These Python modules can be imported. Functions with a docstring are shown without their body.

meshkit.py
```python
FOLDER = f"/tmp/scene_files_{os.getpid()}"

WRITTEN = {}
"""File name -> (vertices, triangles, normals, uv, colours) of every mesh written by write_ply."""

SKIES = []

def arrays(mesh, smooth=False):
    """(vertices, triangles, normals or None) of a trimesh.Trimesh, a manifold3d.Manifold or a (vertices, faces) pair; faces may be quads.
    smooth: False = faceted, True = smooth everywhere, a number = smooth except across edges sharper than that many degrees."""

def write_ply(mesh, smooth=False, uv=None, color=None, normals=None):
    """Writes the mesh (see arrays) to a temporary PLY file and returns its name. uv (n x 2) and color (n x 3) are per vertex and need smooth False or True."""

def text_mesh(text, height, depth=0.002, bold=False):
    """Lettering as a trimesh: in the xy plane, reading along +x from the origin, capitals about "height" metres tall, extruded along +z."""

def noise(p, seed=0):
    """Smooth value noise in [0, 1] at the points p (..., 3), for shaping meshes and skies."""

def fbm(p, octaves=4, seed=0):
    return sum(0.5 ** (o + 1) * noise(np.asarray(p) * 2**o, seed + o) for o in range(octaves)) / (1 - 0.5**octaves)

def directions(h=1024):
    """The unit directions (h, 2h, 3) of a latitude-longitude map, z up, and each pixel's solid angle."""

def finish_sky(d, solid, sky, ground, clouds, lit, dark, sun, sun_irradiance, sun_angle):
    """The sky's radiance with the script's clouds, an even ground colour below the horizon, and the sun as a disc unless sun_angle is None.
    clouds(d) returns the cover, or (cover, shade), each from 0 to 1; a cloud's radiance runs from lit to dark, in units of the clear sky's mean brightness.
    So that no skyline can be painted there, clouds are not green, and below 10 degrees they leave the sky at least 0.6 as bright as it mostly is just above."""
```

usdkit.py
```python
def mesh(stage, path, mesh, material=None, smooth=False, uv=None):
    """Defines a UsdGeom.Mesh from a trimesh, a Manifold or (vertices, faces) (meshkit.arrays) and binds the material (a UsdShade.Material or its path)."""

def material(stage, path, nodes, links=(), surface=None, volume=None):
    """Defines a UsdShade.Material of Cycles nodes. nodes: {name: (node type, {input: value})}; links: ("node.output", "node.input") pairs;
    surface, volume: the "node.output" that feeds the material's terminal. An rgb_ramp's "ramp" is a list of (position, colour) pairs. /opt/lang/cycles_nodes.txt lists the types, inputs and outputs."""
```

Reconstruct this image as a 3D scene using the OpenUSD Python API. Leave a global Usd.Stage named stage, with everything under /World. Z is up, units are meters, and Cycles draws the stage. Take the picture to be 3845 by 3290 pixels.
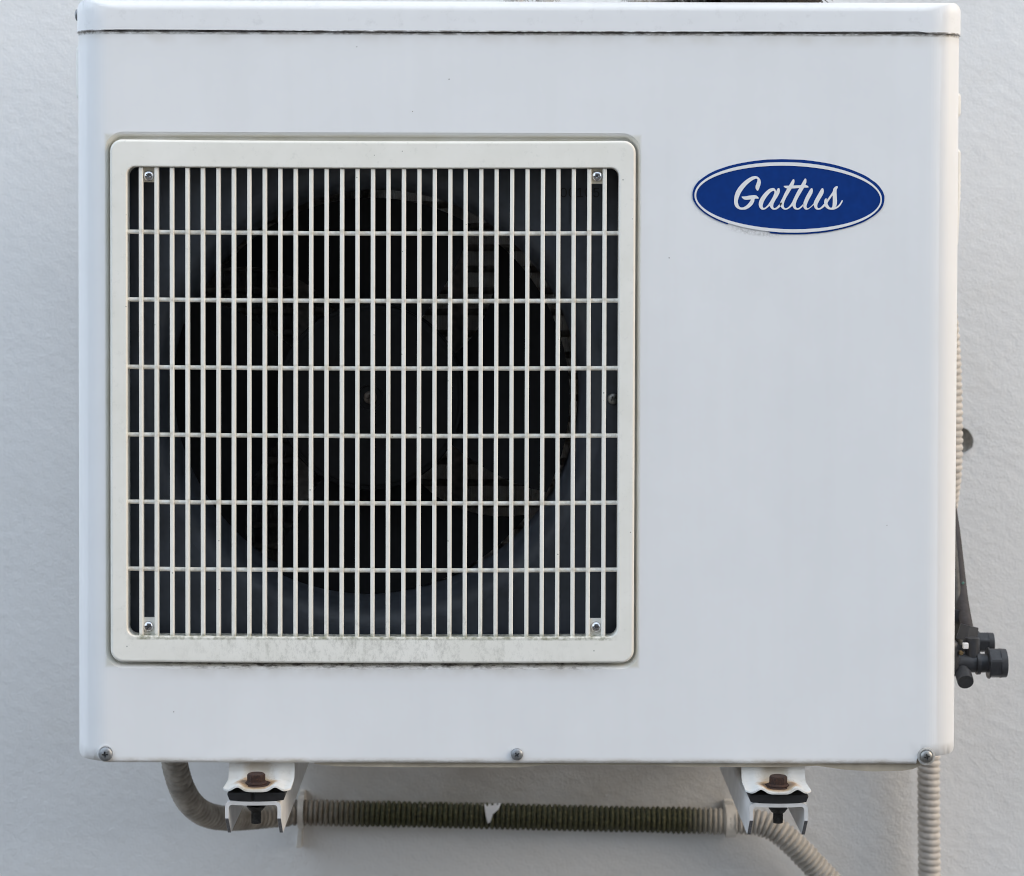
import math, numpy as np, trimesh, usdkit, meshkit
import manifold3d as m3
from scipy.spatial.transform import Rotation as Rot
from shapely.geometry import Polygon, Point
from shapely import affinity
from pxr import Usd, UsdGeom, UsdLux, UsdShade, Gf, Sdf

stage = Usd.Stage.CreateInMemory()
UsdGeom.SetStageUpAxis(stage, 'Z'); UsdGeom.SetStageMetersPerUnit(stage, 1.0)
UsdGeom.Xform.Define(stage, '/World'); UsdGeom.Scope.Define(stage, '/World/Looks')
RNG = np.random.default_rng(7)

# ------------------------------------------------------------------ camera
FPX, W, H = 8600.0, 3845, 3290                  # focal length in photo pixels, photo size
PP = np.array([1922.5, 1127.0])                 # the photo is cropped from the bottom of a taller frame
CAM = np.array([0.0, -2.08, 0.0])
ROT = Rot.from_rotvec([0.02324, -0.004, 0.00277])
CV = ROT.as_matrix() @ np.array([[1, 0, 0], [0, 0, -1], [0, 1, 0.0]])   # world -> (right, down, forward)
cam = UsdGeom.Camera.Define(stage, '/World/camera')
Mx = np.eye(4); Mx[0, :3], Mx[1, :3], Mx[2, :3], Mx[3, :3] = CV[0], -CV[1], -CV[2], CAM
cam.AddTransformOp().Set(Gf.Matrix4d(*map(float, Mx.ravel())))
cam.CreateHorizontalApertureAttr(36.0); cam.CreateVerticalApertureAttr(36.0 * 876 / 1024)
cam.CreateFocalLengthAttr(36.0 * FPX / W)
cam.CreateVerticalApertureOffsetAttr((PP[1] - H / 2) / W * 36.0)
cam.CreateFStopAttr(7.0); cam.CreateFocusDistanceAttr(2.07)
cam.CreateExposureAttr(1.86)

# ------------------------------------------------------------------ sky and sun (open shade, low warm sun far to the right)
SUN = np.array([0.88, -0.16, 0.40]); SUN /= np.linalg.norm(SUN)
dome = UsdLux.DomeLight.Define(stage, '/World/sky')
skym = usdkit.material(stage, '/World/Looks/sky_look', {
    's': ('sky_texture', {'sky_type': 'single_scattering', 'sun_disc': False, 'sun_elevation': float(math.asin(SUN[2])), 'sun_rotation': float(math.atan2(SUN[0], SUN[1]))}),
    'tc': ('texture_coordinate', {}),
    'n': ('noise_texture', {'scale': 2.2, 'detail': 5}),
    'r': ('rgb_ramp', {'ramp': [(0.3, (0.6, 0.6, 0.6)), (0.7, (0.95, 0.95, 0.95))]}),
    'h': ('hsv', {'saturation': 0.55}),
    'm': ('mix', {'color2': (4.05, 4.70, 5.52)}),
    'b': ('background_shader', {'strength': 0.10})},
    [('tc.generated', 'n.vector'), ('n.fac', 'r.fac'), ('s.color', 'h.color'), ('h.color', 'm.color1'), ('r.color', 'm.fac'), ('m.color', 'b.color')], surface='b.background')
UsdShade.MaterialBindingAPI.Apply(dome.GetPrim()).Bind(skym)
dome.GetPrim().SetCustomDataByKey('kind', 'structure')
sun = UsdLux.DistantLight.Define(stage, '/World/sun')
sun.CreateIntensityAttr(0.14); sun.CreateAngleAttr(45.0); sun.CreateColorAttr(Gf.Vec3f(1.0, 0.72, 0.40))
sun.GetPrim().CreateAttribute('inputs:normalize', Sdf.ValueTypeNames.Bool).Set(True)
zax = SUN; xax = np.cross([0, 0, 1.0], zax); xax /= np.linalg.norm(xax); yax = np.cross(zax, xax)
Ms = np.eye(4); Ms[0, :3], Ms[1, :3], Ms[2, :3] = xax, yax, zax
sun.AddTransformOp().Set(Gf.Matrix4d(*map(float, Ms.ravel())))

# ------------------------------------------------------------------ helpers
def at(px, py, y):
    """The point on the upright plane at depth y that the photo shows at pixel (px, py)."""
    d = CV.T @ np.array([(px - PP[0]) / FPX, (py - PP[1]) / FPX, 1.0])
    return CAM + d * ((y - CAM[1]) / d[1])
def X(px, y=0.0, py=1500): return float(at(px, py, y)[0])
def Z(py, y=0.0, px=1920): return float(at(px, py, y)[2])
def S(y): return FPX / (y + 2.08)                # photo pixels per metre at depth y
NAMES = {}
def path_for(parent, name):
    k = NAMES[(parent, name)] = NAMES.get((parent, name), -1) + 1
    return f'{parent}/{name}' + (f'_{k:03d}' if k else '')
def tags(prim, label=None, cat=None, group=None, kind=None):
    for k, v in (('label', label), ('category', cat), ('group', group), ('kind', kind)):
        if v: prim.SetCustomDataByKey(k, v)
ORIG = {}
def thing(name, loc, label, cat, group=None, kind=None):
    p = path_for('/World', name)
    x = UsdGeom.Xform.Define(stage, p); x.AddTranslateOp().Set(Gf.Vec3d(*map(float, loc)))
    ORIG[p] = np.array(loc, float); tags(x.GetPrim(), label, cat, group, kind)
    return p
def tm(mesh):
    if isinstance(mesh, trimesh.Trimesh): return mesh
    if hasattr(mesh, 'to_mesh'):
        q = mesh.to_mesh(); return trimesh.Trimesh(np.array(q.vert_properties[:, :3]), np.array(q.tri_verts), process=False)
    v, f, _ = meshkit.arrays(mesh); return trimesh.Trimesh(v, f, process=False)
def part(parent, name, mesh, material, smooth=30, label=None, kind=None):
    """One mesh below a thing or a part; the mesh is given in world coordinates."""
    mesh = tm(mesh); p = path_for(parent, name)
    root = '/'.join(p.split('/')[:3]); o = ORIG.get(root, np.zeros(3))
    usdkit.mesh(stage, p, trimesh.Trimesh(mesh.vertices - o, mesh.faces, process=False), material, smooth)
    tags(stage.GetPrimAtPath(p), label, kind=kind)
    return p
cat_ = trimesh.util.concatenate
def grid_faces(nu, nv, wu=False, wv=False):
    i, j = np.meshgrid(np.arange(nu if wu else nu - 1), np.arange(nv if wv else nv - 1), indexing='ij')
    a = i * nv + j; b = ((i + 1) % nu) * nv + j; c = ((i + 1) % nu) * nv + (j + 1) % nv; d = i * nv + (j + 1) % nv
    a, b, c, d = (q.ravel() for q in (a, b, c, d))
    return np.vstack([np.stack([a, b, c], 1), np.stack([a, c, d], 1)])
def outward(mesh):
    if mesh.volume < 0: mesh.invert()
    return mesh
def spline(pts, n):
    from scipy.interpolate import CubicSpline
    pts = np.asarray(pts, float); t = np.r_[0, np.cumsum(np.linalg.norm(np.diff(pts, axis=0), axis=1))]
    c = CubicSpline(t, pts); s = np.linspace(0, t[-1], 2000); q = c(s)
    L = np.r_[0, np.cumsum(np.linalg.norm(np.diff(q, axis=0), axis=1))]
    return c(np.interp(np.linspace(0, L[-1], n), L, s)), L[-1]
def tube(pts, r, pitch=0, amp=0.0, helix=0, nth=28, per=8, n=None, jitter=0.0, seed=0):
    """A swept tube with optional ribs: pitch and depth of the corrugation, helix = turns per rib."""
    _, L = spline(pts, 10)
    n = n or (int(L / pitch * per) if pitch else max(12, int(L / 0.004)))
    P, L = spline(pts, n)
    T = np.gradient(P, axis=0); T /= np.linalg.norm(T, axis=1)[:, None]
    N = np.zeros_like(P); a = np.cross(T[0], [0, 1, 0.01]); N[0] = a / np.linalg.norm(a)
    for k in range(1, n):
        v = N[k - 1] - T[k] * (N[k - 1] @ T[k]); N[k] = v / np.linalg.norm(v)
    B = np.cross(T, N); th = np.arange(nth) / nth * 2 * math.pi; s = np.linspace(0, L, n)
    rr = np.broadcast_to(np.interp(s / L, np.linspace(0, 1, len(r)), r) if np.ndim(r) else r, (n,))[:, None] + 0 * th
    if pitch:
        t = s[:, None] / pitch + helix * th / (2 * math.pi)
        rr = rr - amp * (1 - np.abs(np.sin(math.pi * t))) ** 1.6
    V = P[:, None] + rr[..., None] * (np.cos(th)[None, :, None] * N[:, None] + np.sin(th)[None, :, None] * B[:, None])
    if jitter:
        V = V + jitter * (meshkit.fbm(V * 180, 3, seed)[..., None] - .5) * (V - P[:, None]) / rr[..., None]
    V = np.vstack([V.reshape(-1, 3), P[0], P[-1]]); F = grid_faces(n, nth, wv=True); k = n * nth; j = np.arange(nth)
    F = np.vstack([F, np.stack([np.full(nth, k), j, (j + 1) % nth], 1), np.stack([np.full(nth, k + 1), (n - 1) * nth + (j + 1) % nth, (n - 1) * nth + j], 1)])
    return outward(trimesh.Trimesh(V, F, process=False))
def lathe(prof, origin, axis, n=40):
    """prof: (radius, height) pairs from bottom to top, both ends at radius 0 or closed by caps."""
    prof = [(max(r, 1e-5), h) for r, h in prof]
    th = np.arange(n) / n * 2 * math.pi
    V = np.array([[(r * math.cos(t), r * math.sin(t), h) for t in th] for r, h in prof]).reshape(-1, 3); k = len(prof)
    V = np.vstack([V, [0, 0, prof[0][1]], [0, 0, prof[-1][1]]]); F = grid_faces(k, n, wv=True); j = np.arange(n)
    F = np.vstack([F, np.stack([np.full(n, k * n), (j + 1) % n, j], 1), np.stack([np.full(n, k * n + 1), (k - 1) * n + j, (k - 1) * n + (j + 1) % n], 1)])
    m = outward(trimesh.Trimesh(V, F, process=False))
    m.apply_transform(trimesh.geometry.align_vectors([0, 0, 1], axis)); m.apply_translation(origin); return m
def prism_xz(poly, y0, y1):
    """A shapely polygon in (x, z) made solid between the depths y0 (front) and y1."""
    out = []
    for g in getattr(poly, 'geoms', [poly]):
        m = trimesh.creation.extrude_polygon(g, y1 - y0, engine='earcut')
        v = m.vertices[:, [0, 2, 1]].copy(); v[:, 1] += y0
        out.append(outward(trimesh.Trimesh(v, m.faces, process=False)))
    return cat_(out)
def rr_poly(x0, x1, z0, z1, r, n=10):
    pts = []
    for cx, cz, a0 in ((x1 - r, z1 - r, 0), (x0 + r, z1 - r, 90), (x0 + r, z0 + r, 180), (x1 - r, z0 + r, 270)):
        for k in range(n + 1):
            a = math.radians(a0 + 90 * k / n); pts.append((cx + r * math.cos(a), cz + r * math.sin(a)))
    return np.array(pts)
def cs(pts): return m3.CrossSection([np.asarray(pts, float)], m3.FillRule.NonZero)
def ext(pts, a, b, axis):
    """Extrude a 2-D outline along an axis from a to b: 'z' takes (x, y), 'y' takes (x, z), 'x' takes (y, z)."""
    m = m3.Manifold.extrude(cs(pts), b - a).translate([0, 0, a])
    if axis == 'y': m = m.rotate([90, 0, 0]).mirror([0, 1, 0])
    if axis == 'x': m = m.rotate([90, 0, 90])
    return m
def mbox(x0, x1, y0, y1, z0, z1): return m3.Manifold.cube([x1 - x0, y1 - y0, z1 - z0]).translate([x0, y0, z0])
def rbox(x0, x1, y0, y1, z0, z1, r, seg=12):
    s = m3.Manifold.sphere(r, seg)
    return m3.Manifold.batch_hull([s.translate([x, y, z]) for x in (x0 + r, x1 - r) for y in (y0 + r, y1 - r) for z in (z0 + r, z1 - r)])
def loft(loops):
    V = np.array(loops); k, n = V.shape[:2]
    return outward(trimesh.Trimesh(V.reshape(-1, 3), grid_faces(k, n, wu=True, wv=True), process=False))
def screw_head(c, r, turn=0.0, axis='front', h=None):
    """A round cross-head screw; c is the centre of its seat, facing the camera."""
    h = h or r * 0.62
    prof = [(0, 0), (r, 0), (r, h * 0.22)] + [(r * math.cos(a), h * (0.22 + 0.78 * math.sin(a))) for a in np.linspace(0.2, 1.45, 9)] + [(0, h)]
    m = m3.Manifold.revolve(cs(prof), 40)
    b = m3.Manifold.batch_hull([m3.Manifold.cube([w, l, 1e-5], True).translate([0, 0, z]) for w, l, z in ((r * .13, r * .5, h * .25), (r * .26, r * 1.02, h * 1.1))])
    m = m - b - b.rotate([0, 0, 90])
    m = m.rotate([0, 0, turn]).rotate([90, 0, 0] if axis == 'front' else [0, -90, 0])
    return m.translate([float(q) for q in c])

# ------------------------------------------------------------------ materials
class G:
    """A small builder of node graphs; every method returns an output name."""
    def __init__(self): self.n, self.l, self.k = {}, [], 0
    def add(self, kind, out, inputs=None, **links):
        self.k += 1; name = f'n{self.k}'; vals = dict(inputs or {})
        for k, v in links.items():
            if isinstance(v, str) and '.' in v: self.l.append((v, f'{name}.{k}'))
            else: vals[k] = v
        self.n[name] = (kind, vals); return f'{name}.{out}'
    def pos(self): return self.add('geometry', 'position')
    def xyz(self):
        s = self.add('separate_xyz', 'x', vector=self.pos()); b = s[:-2]; return b + '.x', b + '.y', b + '.z'
    def scaled(self, sx, sy, sz): return self.add('mapping', 'vector', {'scale': (sx, sy, sz)}, vector=self.pos())
    def noise(self, scale, detail=3, rough=.55, vec=None, dist=0.0): return self.add('noise_texture', 'fac', {'scale': scale, 'detail': detail, 'roughness': rough, 'distortion': dist}, vector=vec or self.pos())
    def ramp(self, fac, *stops): return self.add('rgb_ramp', 'color', {'ramp': [(p, (c,) * 3 if np.ndim(c) == 0 else c) for p, c in stops]}, fac=fac)
    def mix(self, fac, a, b, kind='mix'): return self.add('mix', 'color', {'mix_type': kind}, fac=fac, color1=a, color2=b)
    def math(self, op, a, b=0.0, clamp=False): return self.add('math', 'value', {'math_type': op, 'use_clamp': clamp}, value1=a, value2=b)
    def band(self, v, a, b, c, d):
        """1 between b and c, falling to 0 at a and d."""
        u = self.add('map_range', 'result', {'from_min': a, 'from_max': b, 'clamp': True, 'range_type': 'smoothstep'}, value=v)
        w = self.add('map_range', 'result', {'from_min': c, 'from_max': d, 'to_min': 1.0, 'to_max': 0.0, 'clamp': True, 'range_type': 'smoothstep'}, value=v)
        return self.math('multiply', u, w)
    def mul(self, *a):
        r = a[0]
        for b in a[1:]: r = self.math('multiply', r, b)
        return r
    def bump(self, height, strength, dist=0.001): return self.add('bump', 'normal', {'strength': strength, 'distance': dist}, height=height)
    def done(self, name, color, rough=.5, metal=0.0, normal=None, **kw):
        lk = {'base_color': color, 'roughness': rough, 'metallic': metal}
        if normal: lk['normal'] = normal
        s = self.add('principled_bsdf', 'BSDF', kw, **lk)
        return usdkit.material(stage, f'/World/Looks/{name}', self.n, self.l, surface=s)
def specks(g, scale, size, share):
    """Small dark dots: few cells of a cellular pattern, each with a dot near its centre."""
    v = g.add('voronoi_texture', 'distance', {'scale': scale}, vector=g.pos()); c = v.split('.')[0] + '.color'
    r = g.add('separate_color', 'r', color=c)
    return g.mul(g.math('less_than', v, size), g.math('less_than', r, share))
def plain(name, color, rough=.5, metal=0.0, var=.08, scale=60, bump=0.0, bscale=900, **kw):
    g = G(); c = np.array(color)
    col = g.ramp(g.noise(scale, 4, .6), (.3, tuple(c * (1 - var))), (.7, tuple(np.minimum(c * (1 + var), .95))))
    return g.done(name, col, rough, metal, g.bump(g.noise(bscale, 3), bump) if bump else None, **kw)

L, R, T, B = -0.3902, 0.4186, 0.2228, -0.47163              # the unit's front, from a fit of its corners
GL, GR, GT, GB = -0.35612, 0.12019, 0.09650, -0.37856         # the grille's outer edge
DEPTH, WALL = 0.27, 0.40
YF = -.0030                                                   # front of the grille frame
OL, OR, OT, OB = X(477, YF), X(2321, YF), Z(629, YF), Z(2390, YF)
ZS = Z(121)                                                   # the seam under the lid
BADGE = at(2960, 740, 0)

def paint_material():
    g = G(); x, y, z = g.xyz()
    base = g.ramp(g.noise(9, 5, .6), (.35, (.775, .78, .785)), (.65, (.80, .804, .808)))
    streak = g.ramp(g.noise(38, 4, .6, g.scaled(1, 1, .06)), (.42, 0), (.72, .10))
    base = g.mix(streak, base, (.66, .66, .65))
    # tan tint along the edge of the recess round the grille
    dx = g.math('absolute', g.math('subtract', x, (GL + GR) / 2)); dz = g.math('absolute', g.math('subtract', z, (GT + GB) / 2))
    ex = g.math('subtract', dx, (GR - GL) / 2); ez = g.math('subtract', dz, (GT - GB) / 2)
    dist = g.math('maximum', ex, ez)
    yel = g.mul(g.band(dist, -.012, -.008, .0025, .0065), g.ramp(g.noise(25, 3), (.3, .45), (.7, .85)))
    base = g.mix(yel, base, (.60, .575, .48))
    # grime in the seam under the lid
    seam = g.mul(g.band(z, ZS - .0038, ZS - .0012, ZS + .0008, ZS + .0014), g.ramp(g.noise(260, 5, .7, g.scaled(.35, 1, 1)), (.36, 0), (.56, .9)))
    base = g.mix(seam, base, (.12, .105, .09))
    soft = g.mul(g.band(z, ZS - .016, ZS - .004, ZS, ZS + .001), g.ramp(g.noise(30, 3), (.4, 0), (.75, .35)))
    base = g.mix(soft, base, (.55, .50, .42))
    # dirt washed out under the grille
    inx = g.band(x, GL + .012, GL + .10, GR - .06, GR - .004)
    d1 = g.mul(inx, g.band(z, GB - .0085, GB - .003, GB + .001, GB + .004), g.ramp(g.noise(230, 6, .75, g.scaled(.5, 1, 1.6)), (.47, 0), (.60, .95)))
    d2 = g.mul(inx, g.band(z, GB - .02, GB - .004, GB, GB + .003), g.ramp(g.noise(45, 4), (.3, .1), (.7, .55)))
    base = g.mix(d2, base, (.50, .455, .40)); base = g.mix(d1, base, (.05, .038, .03))
    # dirt left where the badge has torn, and under its lower edge
    bx = g.math('multiply', g.math('subtract', x, float(BADGE[0])), 1 / .0885); bz = g.math('multiply', g.math('subtract', z, float(BADGE[2])), 1 / .0348)
    rad = g.math('sqrt', g.math('add', g.math('multiply', bx, bx), g.math('multiply', bz, bz)))
    gl = g.mul(g.band(rad, .9, .98, 1.01, 1.10), g.band(z, float(BADGE[2]) - .05, float(BADGE[2]) - .04, float(BADGE[2]) - .022, float(BADGE[2]) - .004),
               g.band(x, X(2700), X(2790), X(2870), X(2960)), g.ramp(g.noise(320, 5, .7), (.40, 0), (.66, .5)))
    base = g.mix(gl, base, (.16, .14, .12))
    # rusty dirt round the lower screws and along the lower edge
    low = g.mul(g.band(z, B - .01, B - .001, B + .002, B + .007), g.ramp(g.noise(60, 5, .7, g.scaled(.4, 1, 1)), (.38, .12), (.68, .75)))
    base = g.mix(low, base, (.36, .30, .22))
    base = g.mix(specks(g, 60, .032, .08), base, (.18, .17, .16))
    # faint smudges on the lid
    sm = g.mul(g.band(z, ZS, ZS + .003, T, T + .01), g.ramp(g.noise(70, 6, .75), (.56, 0), (.74, .3)))
    base = g.mix(sm, base, (.46, .46, .46))
    nrm = g.bump(g.noise(700, 2), .05, .0006)
    wav = g.add('bump', 'normal', {'strength': .25, 'distance': .004}, height=g.noise(5, 2, .4), normal=nrm); nrm = wav
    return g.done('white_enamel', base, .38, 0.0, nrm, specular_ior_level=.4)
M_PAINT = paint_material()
def grille_material():
    g = G(); x, y, z = g.xyz()
    base = g.ramp(g.noise(18, 5, .65), (.3, (.79, .77, .70)), (.7, (.85, .83, .77)))
    base = g.mix(g.mul(g.ramp(g.noise(160, 4, .7), (.58, 0), (.72, .22))), base, (.52, .52, .47))
    inb = g.mul(g.band(z, GB - .002, GB + .002, GB + .03, GB + .05), g.band(x, GL + .02, GL + .16, GR - .17, GR - .02))
    streak = g.ramp(g.noise(170, 6, .8, g.scaled(1, 1, .5)), (.47, 0), (.72, .65))
    base = g.mix(g.mul(inb, streak), base, (.30, .29, .245))
    foot = g.mul(g.band(x, OL - .002, OL + .012, OR - .012, OR + .002), g.band(z, GB + .0195, GB + .0215, GB + .024, GB + .027), g.ramp(g.noise(200, 4), (.4, .15), (.65, .85)))
    base = g.mix(foot, base, (.22, .22, .14))
    base = g.mix(specks(g, 120, .08, .10), base, (.40, .40, .36))
    z0, p = Z(872.5, .003, 1400), (Z(876.5, .003) - Z(2141, .003)) / 5     # brown dirt where the bars cross
    f = g.math('absolute', g.math('subtract', g.math('fraction', g.math('add', g.math('multiply', g.math('subtract', z, z0), 1 / p), 10.5)), .5))
    xing = g.mul(g.band(g.math('multiply', f, p), -1, -.9, .0014, .0034), g.band(z, OB, OB + .01, OT - .01, OT), g.band(x, OL, OL + .002, OR - .002, OR), g.ramp(g.noise(110, 4, .7), (.42, 0), (.68, .6)))
    base = g.mix(xing, base, (.42, .36, .26))
    return g.done('grille_plastic', base, .5, 0, g.bump(g.noise(1100, 3), .06, .0006), specular_ior_level=.35)
M_GRILLE = grille_material()
M_TAB = plain('yellowed_plastic', (.60, .54, .43), .55, 0, .15, 200)
M_CHROME = plain('bright_screw_steel', (.62, .62, .64), .16, 1.0, .12, 400)
M_STEEL = plain('dull_screw_steel', (.30, .31, .32), .5, 1.0, .25, 300)
M_DARKSTEEL = plain('dark_screw_steel', (.30, .30, .29), .42, 1.0, .35, 300)
M_BLACK = plain('dark_shroud_plastic', (.046, .053, .066), .48, 0, .25, 30)
M_FAN = plain('black_fan_plastic', (.005, .0055, .0065), .7, 0, .35, 40, specular_ior_level=.2)
M_FIN = plain('aluminium_fins', (.30, .295, .28), .6, 0, .3, 90)
M_INSIDE = plain('dark_cabinet_metal', (.03, .03, .03), .7, 0, .3, 40)
M_STRUT = plain('dusty_strut_metal', (.18, .165, .15), .8, 0, .35, 160)
M_BLUE = plain('blue_vinyl', (.001, .031, .185), .5, 0, .10, 120, specular_ior_level=.2)
M_VINYL = plain('white_vinyl', (.76, .76, .77), .4, 0, .03, 120)
M_RUBBER = plain('black_rubber', (.012, .012, .013), .55, 0, .3, 200, .2, 500)
M_BOLTDARK = plain('blackened_bolt_steel', (.045, .043, .04), .6, .5, .4, 400, .5, 700)
M_VALVE = plain('dark_valve_plastic', (.030, .032, .037), .42, 0, .25, 200, .15, 700)
M_HOSEBLACK = plain('dark_pipe_foam', (.040, .036, .038), .75, 0, .25, 120, .3, 400)
M_COVER = plain('white_side_plastic', (.74, .73, .70), .45, 0, .04, 60)
def rust_material():
    g = G(); col = g.ramp(g.noise(420, 6, .7), (.3, (.012, .006, .0045)), (.52, (.030, .012, .0075)), (.75, (.085, .034, .015)))
    return g.done('rusted_bolt', col, .85, 0, g.bump(g.noise(900, 5, .7), .7, .0006))
M_RUST = rust_material()
def foot_material(cx, name):
    g = G(); x, y, z = g.xyz()
    base = g.ramp(g.noise(60, 4), (.3, (.62, .62, .595)), (.7, (.69, .69, .67)))
    d = g.math('sqrt', g.math('add', g.math('power', g.math('subtract', x, cx), 2.0), g.math('power', g.math('multiply', g.math('subtract', y, -.014), .9), 2.0)))
    n = g.math('multiply', g.math('subtract', g.noise(240, 5, .7), .5), .012)
    dd = g.math('add', d, n)
    low = g.band(z, -1, -.9, Z(2925, 0), Z(2905, 0))
    halo = g.mul(g.band(dd, -1, -.9, .0140, .0225), low)
    base = g.mix(halo, base, (.42, .24, .09))
    core = g.mul(g.band(dd, -1, -.9, .0125, .0170), low)
    base = g.mix(core, base, (.13, .05, .018))
    base = g.mix(g.ramp(g.noise(130, 5, .7), (.55, 0), (.75, .45)), base, (.40, .37, .32))
    up = g.mul(g.band(g.math('add', x, n), cx - .017, cx - .006, cx + .006, cx + .017), g.band(z, Z(2950), Z(2925), B + .002, B + .01), g.ramp(g.noise(50, 4), (.3, .3), (.7, .8)))
    base = g.mix(up, base, (.40, .34, .24))
    return g.done(name, base, .4, 0, None)
def wall_material():
    g = G(); x, y, z = g.xyz()
    base = g.ramp(g.noise(3.0, 6, .6), (.3, (.76, .757, .75)), (.7, (.80, .797, .79)))
    base = g.mix(g.ramp(g.noise(14, 5, .65), (.55, 0), (.8, .25)), base, (.70, .675, .63))
    # browner, blotchy patch under the unit and below the hose
    zone = g.mul(g.band(z, Z(3180, .4), Z(3060, .4), Z(2820, .4), Z(2700, .4)), g.band(x, X(1040, .4), X(1240, .4), X(2700, .4), X(2860, .4)))
    base = g.mix(g.mul(zone, g.ramp(g.noise(12, 5, .6), (.25, .25), (.7, .75))), base, (.50, .45, .385))
    fine = g.noise(330, 4, .6)
    return g.done('wall_plaster', base, .8, 0, g.bump(fine, .75, .0009), specular_ior_level=.25)
M_WALL = wall_material()
def conduit_material():
    g = G(); x, y, z = g.xyz()
    base = g.ramp(g.noise(45, 5, .65), (.3, (.38, .35, .305)), (.7, (.54, .50, .45)))
    xl, xa, xb, xr = X(1080, .37), X(1300, .37), X(1500, .37), X(2745, .37)
    dirty = g.mul(g.band(x, X(900, .3), X(1000, .3), xb, xb + .09), g.ramp(g.noise(90, 5, .7), (.25, .25), (.6, .9)))
    base = g.mix(dirty, base, (.17, .135, .10))
    mz = g.math('add', g.noise(120, 5, .7), g.math('multiply', g.math('subtract', g.noise(26, 3), .5), .55)); cover = g.band(z, -1, -.9, Z(3060, .37), Z(3000, .37))
    moss = g.mul(g.band(x, xa - .05, xb - .02, xr - .05, xr + .002), g.ramp(g.math('add', mz, g.math('multiply', cover, .30)), (.36, .15), (.52, .97)))
    mosscol = g.ramp(g.noise(300, 4, .7), (.32, (.012, .012, .007)), (.5, (.038, .040, .010)), (.62, (.085, .085, .030)), (.75, (.19, .17, .11)))
    base = g.mix(moss, base, mosscol)
    return g.done('aged_conduit_plastic', base, .7, 0, g.bump(g.noise(500, 4), .5, .0008))
M_CONDUIT = conduit_material()
M_HOSE = plain('grey_brown_hose_plastic', (.31, .28, .24), .65, 0, .4, 70, .3, 500)
M_CABLE = plain('beige_conduit_plastic', (.54, .50, .455), .5, 0, .16, 90, .15, 600)
M_CLIP = plain('white_clip_plastic', (.66, .62, .56), .5, 0, .15, 120)
M_BRACKET = plain('painted_bracket_steel', (.62, .615, .61), .42, 0, .13, 45)
M_CUT = plain('bare_cut_steel', (.14, .14, .15), .5, .6, .3, 300)

# ------------------------------------------------------------------ setting: ground and wall
GZ = -1.75
g_ = trimesh.Trimesh([[-40, -60, GZ], [40, -60, GZ], [40, WALL, GZ], [-40, WALL, GZ]], [[0, 1, 2], [0, 2, 3]], process=False)
part('/World', 'ground', g_, plain('ground_paving', (.12, .108, .095), .9, 0, .2, 3), False, kind='structure')
part('/World', 'added_light_blocker', mbox(-3.4, 6.5, -7.6, -7.0, GZ + .004, 5.6) + mbox(-9.4, -9, -7.6, WALL - .01, GZ + .004, .45) + mbox(-9, -3.4, -7.6, -7.2, GZ + .004, .45) + mbox(9, 9.4, -7.6, WALL - .01, GZ + .004, .45), plain('dark_blocker_render', (.06, .056, .052), .9, 0, .2, 2), False, kind='structure')  # added unseen walls that hold back light from the front and low sides

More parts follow.
